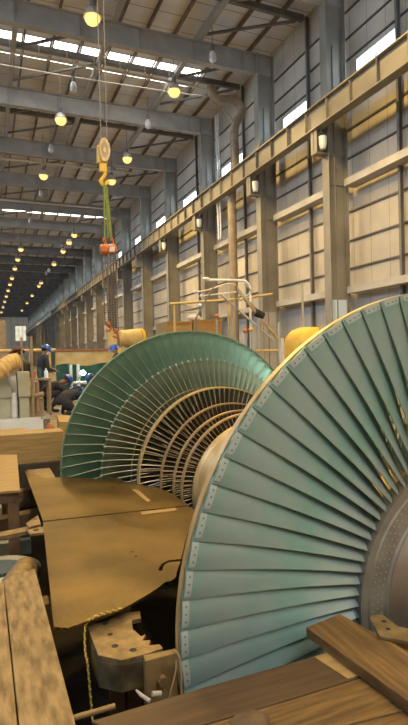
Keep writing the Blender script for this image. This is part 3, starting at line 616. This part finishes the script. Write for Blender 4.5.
# people ----------------------------------------------------------------
def person(name, loc, rz, J, label, cloth, hat, cat='person', mask=False, scale=1.0):
    """J: joints of one body, facing +Y: pelvis chest neck head elbows wrists knees ankles toes (l, r)"""
    verts, edges, rad = [], [], []
    def vtx(p, r): verts.append(Vector(p)); rad.append(r); return len(verts)-1
    def chain(start, pts):
        i = start
        for p, r in pts: j = vtx(p, r); edges.append((i, j)); i = j
        return i
    V = {k: Vector(v) for k, v in J.items()}
    pe = vtx(V['pelvis'], .175); mid = chain(pe, [(V['pelvis'].lerp(V['chest'], .5), .18)]); ch = chain(mid, [(V['chest'], .19)])
    nk = chain(ch, [(V['neck'], .065)])
    hd = V['head']; up_ = (hd-V['neck']).normalized()
    chain(nk, [(hd-up_*.03, .082), (hd+up_*.05, .098), (hd+up_*.12, .07)])
    marks = [(hd+up_*.04, 'skin', .15)]
    for s, sx in (('l', -1), ('r', 1)):
        side = Vector((sx, 0, 0)); sh = V['chest']+Vector((sx*.19, 0, .05)); 
        e = V['elbow_'+s]; wq = V['wrist_'+s]
        q = chain(ch, [(sh, .10), (sh.lerp(e, .5), .08), (e, .068), (e.lerp(wq, .5), .056), (wq, .033)])
        d = (wq-e).normalized(); lat = d.cross(Vector((0, 0, 1))); lat = (lat.normalized() if lat.length > .1 else Vector((1, 0, 0)))
        pm = chain(q, [(wq+d*.045, .034), (wq+d*.085, .036)]); marks.append((wq+d*.12, 'skin', .115))
        cu = (Vector((0, 0, -1))-d*d.z*-1).normalized()*.35
        for f, (o_, l_) in enumerate(((-.03, .075), (-.010, .085), (.011, .08), (.031, .062))):
            b0 = wq+d*.095+lat*o_; chain(pm, [(b0, .0095), (b0+d*l_*.5, .009), (b0+(d+cu)*l_*.85, .008)])
        b0 = wq+d*.04-lat*.035*sx; chain(pm-1, [(b0, .012), (b0+(d*.8-lat*.7*sx)*.045, .010), (b0+(d*1.2-lat*.5*sx)*.065, .009)])
        hip = V['pelvis']+Vector((sx*.1, 0, -.06)); k = V['knee_'+s]; an = V['ankle_'+s]; to = V['toe_'+s]
        chain(pe, [(hip, .125), (hip.lerp(k, .5), .108), (k, .085), (k.lerp(an, .45), .08), (an, .045), (an.lerp(to, .4)+Vector((0, 0, -.03)), .05), (to, .036)])
        marks.append((an.lerp(to, .5)+Vector((0, 0, -.02)), 'boot', .14))
    me = bpy.data.meshes.new(name); me.from_pydata(verts, edges, []); o = bpy.data.objects.new(name, me); COL.objects.link(o)
    m = o.modifiers.new('skin', 'SKIN')
    for i, sv in enumerate(me.skin_vertices[0].data): sv.radius = (rad[i], rad[i]); sv.use_root = (i == pe)
    m.use_smooth_shade = True; m.branch_smoothing = .6
    sd = o.modifiers.new('sub', 'SUBSURF'); sd.levels = sd.render_levels = 1
    dg = bpy.context.evaluated_depsgraph_get(); dg.update()
    nm = bpy.data.meshes.new_from_object(o.evaluated_get(dg)); nm.name = name
    o.modifiers.clear(); o.data = nm; nm.materials.clear()
    for mm in (cloth, SKIN, BOOT): nm.materials.append(mm)
    for pl in nm.polygons:
        c = pl.center; pl.use_smooth = True
        for mp, kind, rr in marks:
            if (c-mp).length < rr: pl.material_index = 1 if kind == 'skin' else 2
    o.location = loc; o.rotation_euler = (0, 0, rz); o.scale = (scale,)*3
    tag(o, label, cat)
    f = (J.get('face') and Vector(J['face']) or Vector((0, 1, 0))); f = (f-up_*f.dot(up_)).normalized(); sd_ = f.cross(up_)
    M3 = Matrix((sd_, f, up_)).transposed()
    def child(nm_, mb, mt):
        mb.v = [tuple(M3 @ Vector(v)+hd) for v in mb.v]; return mb.build(nm_, mt, o, True)
    child('hard_hat' if hat is HELM else 'cap', MB().lathe([(.165, .075), (.17, .085), (.138, .095), (.132, .14), (.11, .185), (.06, .215), (.001, .222)], (0, .005, 0), 'Z', 20).lathe([(.001, .078), (.168, .078)], (0, .005, 0), 'Z', 20).box(-.09, .09, .12, .2, .076, .086), hat)
    fc = MB()
    for sx in (-1, 1): fc.ball((sx*.035, .088, .05), .012, 8)
    child('eyes', fc, MASK)
    ears = MB()
    for sx in (-1, 1): ears.ball((sx*.096, -.005, .035), .028, 8, 0, (.4, .7, 1.1))
    ears.ball((0, .102, .03), .018, 8, 0, (.7, .9, 1.3))
    child('nose_and_ears', ears, SKIN)
    if mask: child('face_mask', MB().ball((0, .062, -.005), .062, 12, 0, (1, .85, .9)), MASK)
    else: child('mouth', MB().ball((0, .088, -.015), .02, 8, 0, (1.2, .4, .4)), MAROON)
    child('hair', MB().ball((0, -.03, .07), .098, 12, 0, (.98, .9, .95)), BOOT)
    return o
STAND = dict(pelvis=(0, 0, .94), chest=(0, .03, 1.32), neck=(0, .05, 1.47), head=(0, .09, 1.56), elbow_l=(-.25, .05, 1.08), wrist_l=(-.18, .29, 1.0), elbow_r=(.25, .05, 1.08), wrist_r=(.17, .31, 1.02),
             knee_l=(-.11, .03, .5), ankle_l=(-.12, -.02, .09), toe_l=(-.14, .17, .035), knee_r=(.12, .04, .5), ankle_r=(.13, 0, .09), toe_r=(.15, .19, .035))
BEND = dict(pelvis=(0, -.25, .44), chest=(0, .12, .62), neck=(0, .28, .68), head=(0, .37, .72), face=(0, .6, -.5), elbow_l=(-.30, .34, .42), wrist_l=(-.18, .58, .48), elbow_r=(.30, .34, .44), wrist_r=(.16, .58, .55),
            knee_l=(-.2, .18, .5), ankle_l=(-.17, -.1, .09), toe_l=(-.2, .1, .035), knee_r=(.2, .2, .48), ankle_r=(.18, -.05, .09), toe_r=(.22, .15, .035))
KNEEL = dict(pelvis=(0, -.2, .42), chest=(0, .14, .52), neck=(0, .29, .53), head=(0, .38, .54), face=(0, .7, -.4), elbow_l=(-.27, .3, .33), wrist_l=(-.14, .52, .38), elbow_r=(.27, .3, .33), wrist_r=(.14, .52, .4),
             knee_l=(-.2, .28, .42), ankle_l=(-.17, .02, .09), toe_l=(-.2, .22, .035), knee_r=(.16, .12, .08), ankle_r=(.15, -.3, .09), toe_r=(.17, -.42, .04))
G = FZ
person('worker', (wy(42, 16.2), 16.2, G), math.radians(-70), STAND, 'standing worker in dark navy overalls with blue hard hat and pale face mask', NAVY, HELM, mask=True, scale=1.06)
person('worker', (wy(49, 14.8), 14.8, G), math.radians(-75), BEND, 'crouching worker in navy overalls with blue hard hat, just right of the standing one', NAVY, HELM, scale=1.12)
person('worker', (wy(66, 13.4), 13.4, G), math.radians(-45), KNEEL, 'hunched navy clad worker seen from behind, closest to the far blades', NAVY, HELM, scale=1.02)
person('worker', (wy(106, 15.6), 15.6, G), math.radians(60), BEND, 'worker with blue hat peeping just past the blade edge near the welding arc', NAVY, HELM, scale=1.1)
person('worker', (wy(20, 12.6), 12.6, G), math.radians(20), STAND, 'person with maroon cap behind the ochre hose at left', BOOT, MAROON, scale=.98)
person('worker', (wy(118, 18.0), 18.0, G), math.radians(100), STAND, 'worker whose blue hard hat shows above the far blades below the tank', NAVY, HELM, scale=1.08)

# welding arc, tarps, supports
ar = empty('welding_torch', onY(83, 373, 16.9), 'welding torch with a dazzling blue-white arc beyond the crouching workers', 'welding torch')
MB().ball((0, 0, 0), .085, 12).build('arc', ARC, ar, True)
MB().tube([(-.02, -.05, -.02), (-.12, -.12, -.12), (-.3, -.2, -.3)], .02, 8).build('torch_handle', BOOT, ar)
ld = bpy.data.lights.new('arc_light', 'POINT'); ld.color = (.5, .95, 1); ld.energy = 60; ld.shadow_soft_size = .08
lo_ = bpy.data.objects.new('arc_light', ld); COL.objects.link(lo_); lo_.parent = ar; lo_.location = (0, -.15, .05)
ws = empty('work_table', (wy(83, 16.9), 16.9, FZ), 'low steel work table beneath the welding arc', 'table')
MB().box(-.9, .9, -.3, .3, .64, .70).build('table_top', STEEL_L, ws)
for sx in (-.8, .8):
    for sy in (-.22, .22): MB().box(sx-.03, sx+.03, sy-.03, sy+.03, 0, .64).build('leg', STEEL_D, ws)
def drape(name, xa, xb, y, zt, zb, label):
    n = 24; V = []; Fc = []
    for d in (0, .02):
        for i in range(n+1):
            for j in range(5):
                t = i/n; V.append((xa+(xb-xa)*t, y+d+.06*math.sin(t*17)*(.3+j/5), zt+(zb-zt)*j/4+.05*math.sin(t*9)*(1 if j == 0 else 0)))
    q = 5*(n+1)
    for i in range(n):
        for j in range(4):
            a = i*5+j; Fc += [(a, a+5, a+6, a+1), (q+a, q+a+1, q+a+6, q+a+5)]
    for i in range(n): Fc += [(i*5, q+i*5, q+i*5+5, i*5+5), (i*5+4, i*5+9, q+i*5+9, q+i*5+4)]
    tag(MB().add(V, Fc).build(name, TEAL, None, True), label, 'tarpaulin')
drape('tarpaulin', wy(56, 19), wy(112, 19), 19, -.18, FZ, 'dark teal tarpaulin hung as a screen behind the welding arc')
# cream box girder on the floor behind the workers
gb = empty('box_girder', (wy(80, 20), 20, FZ), 'long yellowish box girder with a rusty top behind the workers', 'girder')
xa, xb = wy(56, 20)-gb.location.x, wy(114, 20)-gb.location.x
MB().box(xa, xb, -.2, .2, 1.22, 1.72).build('web', YELW, gb)
MB().box(xa-.02, xb+.02, -.28, .28, 1.73, 1.79).build('top_flange', REDO, gb); MB().box(xa-.02, xb+.02, -.28, .28, 1.17, 1.21).build('bottom_flange', YELW, gb)
for x in (xa+.15, xb-.15): MB().box(x-.12, x+.12, -.2, .2, 0, 1.17).build('leg', YELW, gb)
for px, m, lab in ((70.5, GALV, 'pale bottle shaped post left of the welding arc'), (78, MASK, 'thin pink grey post just left of the welding arc')):
    tag(MB().tube([(wy(px, 18.3), 18.3, FZ), (wy(px, 18.3), 18.3, -.15)], .06, 10).build('post', m, None, True), lab, 'post')
# rail far left behind people
tag(MB().tube([(-3, 22, .42), (wy(56, 22), 22, .42)], .06, 8).tube([(-2, 22, FZ), (-2, 22, .4)], .05, 8).tube([(wy(30, 22), 22, FZ), (wy(30, 22), 22, .4)], .05, 8).tube([(wy(50, 22), 22, FZ), (wy(50, 22), 22, .4)], .05, 8).build('guard_rail', OCHP), 'ochre guard rail running behind the standing worker at left', 'rail')
fb = MB().box(-1.5, 1.5, -1, 1, 0, 4.3)
tag(fb.box(-1.4, -.4, -1.02, -1, 2.2, 3.8).build('machine_cabinet', DUCT, None, False, (wy(6, 40)-1.5, 40, FZ)), 'tall brown machine cabinet far down the hall at the left edge', 'machine')
tag(MB().box(-.9, .9, -.9, .9, 0, 1.5).build('pale_crate', MASK, None, False, (wy(6, 30), 30, FZ)), 'pale crate on the floor far behind the hose at left', 'crate')
# tank on stand
tk = empty('yellow_tank', (wy(134, 24), 24, FZ), 'round cream and yellow tank lying on a stand beyond the far blades', 'tank')
x = lambda p: wy(p, 24)-tk.location.x
MB().tube([(x(119), 0, 2.35), (x(120), 0, 2.35), (x(140), .25, 2.35)], [.25, .36, .46], 20).build('tank_shell', YELW, tk, True)
MB().tube([(x(140), .25, 2.35), (x(143), .3, 2.35), (x(146), .33, 2.3)], [.47, .47, .25], 20).build('end_dome', YEL, tk, True)
MB().box(x(110), x(121), -.2, .2, 0, 1.9).box(x(108), x(116), -.2, .2, 1.9, 2.8).build('stand_frame', YELW, tk)
MB().box(x(122), x(140), -.1, .4, 0, 1.9).build('saddle', YELW, tk)
MB().lathe([(.4, 0), (.2, .5), (.15, .5)], (x(148), .3, 1.7), 'Z', 14).build('spout', GALV, tk, True)
# timber crates
for i, (pa, pb, zt, lab) in enumerate(((162, 187, .98, 'left low orange brown timber crate beyond the far blades'), (188, 216, 1.03, 'right low orange brown timber crate beyond the far blades'))):
    c = empty('timber_crate', (wy((pa+pb)/2, 14), 14, FZ), lab, 'crate', 'timber crates beyond the far blades'); hw = (wy(pb, 14)-wy(pa, 14))/2-.01
    WO = mat('crate_wood_%d' % i, (.30, .17, .05), (.40, .24, .08), 5, .7, 0, .1, (1, 6, 6))
    MB().box(-hw, hw, -.5, .5, 0, zt-FZ-.05).build('crate_body', WO, c); MB().box(-hw, hw, -.52, .52, zt-FZ-.05, zt-FZ).build('lid_rim', WO, c)
tag(MB().ball((wy(195, 14.1), 14.1, 1.03+.10), .12, 12, 0, (1.8, .8, .8)).build('white_sack', MASK, None, True), 'white sack lying on the right timber crate', 'sack')
# standing machine head with lamp arm, pipes and poles
ms = empty('drill_boom', (wy(252, 12), 12, FZ), 'angled steel drilling boom with black motor beyond the two blade discs', 'boom')
def q(px, py, y=12): return local(ms, onY(px, py, y))
MB().tube([q(236, 287), q(246, 300), q(257, 309), q(262, 325)], .04, 10).build('boom_tube', STEEL, ms, True)
MB().tube([q(238, 291), q(283, 345)], .035, 10).build('strut', OCHP, ms, True)
MB().tube([q(219, 293), q(273, 340)], .03, 10).build('strut', STEEL_L, ms, True)
MB().tube([q(255, 312), q(263, 316)], .10, 14).build('motor', BOOT, ms, True)
MB().tube([q(258, 318), (q(258, 318).x, 0, 0)], .06, 10).build('mast', STEEL, ms, True)
MB().tube([q(240, 300), q(252, 292), q(244, 283)], .03, 8).build('bracket_arm', STEEL_L, ms, True)
la = empty('work_light', (wy(253, 12.4), 12.4, FZ), 'pale curved work light arm with rounded head over the blades', 'work light')
def q2(px, py): return local(la, onY(px, py, 12.4))
MB().tube(spline([q2(207, 280), q2(240, 280.5), q2(247, 283), q2(250, 290), q2(250.5, 320)]), .035, 10).tube([q2(250.5, 320), (q2(250.5, 320).x, 0, 0)], .035, 10).build('arm', WHITEP, la, True)
MB().ball(q2(206, 279), .075, 12, 0, (1.4, 1, .7)).build('head', WHITEP, la, True)
pr = empty('pipe_rail', (wy(230, 13), 13, FZ), 'long ochre pipe rail on uprights running behind the far blades', 'rail')
def q3(px, py): return local(pr, onY(px, py, 13))
MB().tube([q3(170, 304), q3(240, 299), q3(272, 294)], .035, 10).build('top_rail', OCHP, pr, True)
for px, py in ((174, 304), (228, 300), (233.5, 300)): MB().tube([q3(px, py), (q3(px, py).x, 0, 0)], .03, 8).build('upright', OCHP, pr, True)
MB().tube([q3(183, 303), q3(192, 309)], .02, 6).tube([q3(184, 312), q3(196, 312)], .02, 6).build('bracing', STEEL_L, pr)
pb_ = empty('thin_pipe_frame', (wy(210, 11.5), 11.5, FZ), 'thin pale pipes with round ends beside the work light', 'pipe frame')
def q4(px, py): return local(pb_, onY(px, py, 11.5))
MB().tube(spline([q4(195, 292), q4(208, 290), q4(226, 284), q4(236, 285)]), .018, 8).build('pipe', CREAMP, pb_, True)
MB().tube(spline([q4(201, 296), q4(215, 294.5), q4(236, 292)]), .018, 8).build('pipe', CREAMP, pb_, True)
for px, py in ((195, 292), (201, 296), (200, 305)): MB().ball(q4(px, py), .04, 10).build('end_cap', WHITEP, pb_, True)
MB().tube([q4(214, 286), q4(196, 318), (q4(196, 318).x, 0, 0)], .022, 8).build('leg', STEEL_D, pb_)
MB().tube([q4(236, 285), (q4(238, 285).x, .1, 0)], .022, 8).build('leg', STEEL_D, pb_)
for px, py, yy, m, lab, n_ in ((216.5, 316, 11.0, ORNG, 'orange beacon on a post left of the boom', 'beacon'), (245, 331, 10.6, ORNG, 'orange gauge on a post below the boom motor', 'gauge'), (251, 329.5, 10.8, YEL, 'yellow knob on a post beside the orange gauge', 'knob')):
    p = onY(px, py, yy); b_ = empty(n_, (p.x, yy, FZ), lab, n_)
    MB().ball((0, 0, p.z-FZ), .055, 12, 0, (1.1, 1, .9)).build('body', m, b_, True); MB().tube([(0, 0, 0), (0, 0, p.z-FZ-.03)], .02, 8).build('post', STEEL, b_)
for px, py, yy, lab, rr in ((302, 284, 10.8, 'upright grey scaffold pole right of the drilling boom', .03), (278.5, 322, 10.2, 'short grey pole left of the orange dome', .03), (282, 338, 9.6, 'stubby pale pole in front of the orange dome', .045), (233, 318, 12.6, 'white rod standing left of the boom mast', .03)):
    p = onY(px, py, yy); tag(MB().tube([(p.x, yy, FZ), (p.x, yy, p.z)], rr, 10).build('pole', GREENP if rr < .04 else CREAMP), lab, 'pole')
tag(MB().tube([onY(255, 351, 10.9), onY(300, 350, 10.9)], .03, 8).tube([onY(262, 351, 10.9), onY(262, 351, 10.9)+Vector((0, 0, -1.2))], .03, 8).tube([onY(295, 350, 10.9), onY(295, 350, 10.9)+Vector((0, 0, -1.2))], .03, 8).build('low_rail', OCHP), 'low ochre rail between the far blades and orange dome', 'rail')
dm_ = empty('orange_dome', (wy(309, 10), 10, FZ), 'rounded orange yellow machine cover rising behind the near blades', 'machine cover')
dz_ = onY(309, 327, 10).z-FZ
MB().lathe([(.55, 0), (.55, dz_-.35), (.50, dz_-.2), (.38, dz_-.08), (.2, dz_-.01), (.001, dz_)], (0, 0, 0), 'Z', 32).build('cover', YEL, dm_, True)
MB().tube([(.03, -.42, dz_-.4), (.03, -.42, dz_+.05)], .03, 8).build('handle', OCHP, dm_)

# brown duct with an S bend on the wall
xd = 13.15
dp = [onY(x, y, 26.0) for x, y in ((211, 86), (211.5, 92), (216, 99), (224, 100), (232, 99.5), (238, 103), (241.5, 112), (242.5, 130), (242.5, 160), (243, 172), (240, 182), (237.5, 195), (237, 215), (237, 250), (237, 300))]
dp = [p if i < 7 else Vector((13.0, 26.0+max(0, min(1, (i-8)/3))*.55, p.z)) for i, p in enumerate(dp)]; dp[-1].z = FZ
dt = tag(MB().tube(spline(dp, 5), .24, 16).build('ventilation_duct', DUCT, None, True), 'fat brown duct with an S bend running down the right wall', 'duct')
MB().bar(onY(222, 108, 25.9), onY(238, 128, 25.9), .1, .1).build('stay', STEEL, dt)
for px, yy in ((218.5, 29.8), (270, 22.5)):
    pass
pp = onX(217, 150, 12.95)
tag(MB().tube([(12.93, pp.y, 6.9), (12.93, pp.y, 14.2)], .06, 8).tube([(12.93, pp.y-.3, 6.9), (12.93, pp.y-.3, 14.2)], .045, 8).build('downpipe', GALV), 'pair of bright galvanised downpipes behind the brown duct', 'pipe')

# ------------------------------------------------------------------ crane hook, slings, chain hoists
YH = 13.0
hk = empty('crane_hook_block', onY(104, 187, YH), 'yellow crane hook block hanging on wire ropes from the roof', 'hook block')
def qh(px, py, dy=0): return local(hk, onY(px, py, YH+dy))
for s, dy in ((0, -.1), (1, .1)):
    c = qh(104.5, 150, dy)
    w_ = MB().lathe([(.15, -.02), (.22, -.025), (.235, 0), (.22, .025), (.15, .02)], (0, 0, 0), 'Y', 28, 0, True).build('sheave', SHV, hk, True, c); w_.scale = (.62, 1, 1.3)
    MB().lathe([(.001, -.012), (.15, -.012), (.15, .012), (.001, .012)], (0, 0, 0), 'Y', 20).build('sheave_web', DUCT, w_)
    MB().lathe([(.001, -.03), (.06, -.03), (.06, .03), (.001, .03)], (0, 0, 0), 'Y', 14).build('sheave_pin', SHV, w_)
MB().box(-.14, .12, -.07, .07, -.22, .22).build('cheek', YEL, hk, False, qh(102.5, 155), .03)
MB().box(-.09, .09, -.06, .06, -.16, .16).build('trunnion', YEL, hk, False, qh(103, 166), .02)
MB().tube(spline([qh(105, 168), qh(105, 174), qh(103, 178), qh(101, 181), qh(103, 185), qh(106, 184), qh(107.5, 181)]), [.05]*33+[.055]*10+[.03]*6 if False else .05, 10).build('hook', YEL, hk, True)
for px, dy in ((97.5, -.1), (106.5, .1)):
    a = qh(101 if px < 100 else 107, 140, dy); MB().tube([a, (a.x, a.y, ZR-hk.location.z-.002)], .012, 6).build('wire_rope', ROPE, hk)
pA_, pB_ = onY(105.3, 184, YH), onY(105.5, 184, YH)
sl = MB()
for (xa, ya), (xb, yb), dy in (((104, 182), (104.8, 238), -.04), ((105.5, 182), (108, 238), .0), ((106, 182), (110.5, 238), .04), ((106.5, 183), (111.5, 238), .08)):
    a, b = onY(xa, ya, YH+dy), onY(xb, yb, YH+dy); sl.bar(a, b, .04, .025, 0, (0, 1, 0))
tag(sl.build('lifting_sling', SLING), 'long green lifting slings hanging from the crane hook', 'sling')
for i, (px, yy, lab) in enumerate(((104.2, 12.8, 'left orange chain hoist hanging on the green slings'), (112, 13.25, 'right orange chain hoist hanging on the green slings'))):
    h = empty('chain_hoist', onY(px, 256, yy), lab, 'chain hoist', 'orange chain hoists')
    def qq(a, b, dy=0): return local(h, onY(a, b, yy+dy))
    MB().tube([qq(px-4, 250), qq(px-3, 250), qq(px+3, 249), qq(px+4, 249)], [.08, .13, .13, .08], 14).build('body', ORNG, h, True)
    MB().tube([qq(px, 247, -.14), qq(px, 252, -.14)], .07, 8).build('cover_plate', MASK if i else ORNG, h)
    MB().tube(spline([qq(px, 246), qq(px+1.2, 242), qq(px, 238.5), qq(px-1.5, 241)]), .022, 8).build('top_hook', ORNG, h, True)
    for off in ((-2, 1.5, 3.2) if i == 0 else (-1.5, 1.2, 3.4)):
        c = MB(); a, b = qq(px+off, 254), qq(px+off+3, 331 if i else 325)
        n = 60
        for k in range(n):
            p_, q_ = a.lerp(b, k/n), a.lerp(b, (k+.9)/n); c.bar(p_, q_, .035 if k % 2 else .014, .014 if k % 2 else .035)
        c.build('load_chain', CHAIN, h)
    hh = qq(px+1.5+(2.2 if i else 2.6), 331 if i else 324)
    MB().ball(hh, .07, 10, 0, (.9, .7, 1.1)).tube(spline([hh, hh+Vector((.06, 0, -.09)), hh+Vector((.02, 0, -.17)), hh+Vector((-.07, 0, -.13))]), .025, 8).build('bottom_hook', REDO, h, True)

# ------------------------------------------------------------------ light
W = bpy.data.worlds.new('world'); SC.world = W; W.use_nodes = True
W.node_tree.nodes['Background'].inputs[0].default_value = (.74, .86, 1.0, 1); W.node_tree.nodes['Background'].inputs[1].default_value = 8.0
# lift the whole layout so that the hall floor lies at z = 0
for o in SC.objects:
    if o.parent is None and o.type != 'CAMERA': o.location.z += -FZ
cam.location.z = -FZ
SC.view_settings.view_transform = 'Standard'; SC.view_settings.look = 'None'; SC.view_settings.exposure = -0.12; SC.view_settings.gamma = 1.0
SC.view_settings.use_curve_mapping = False
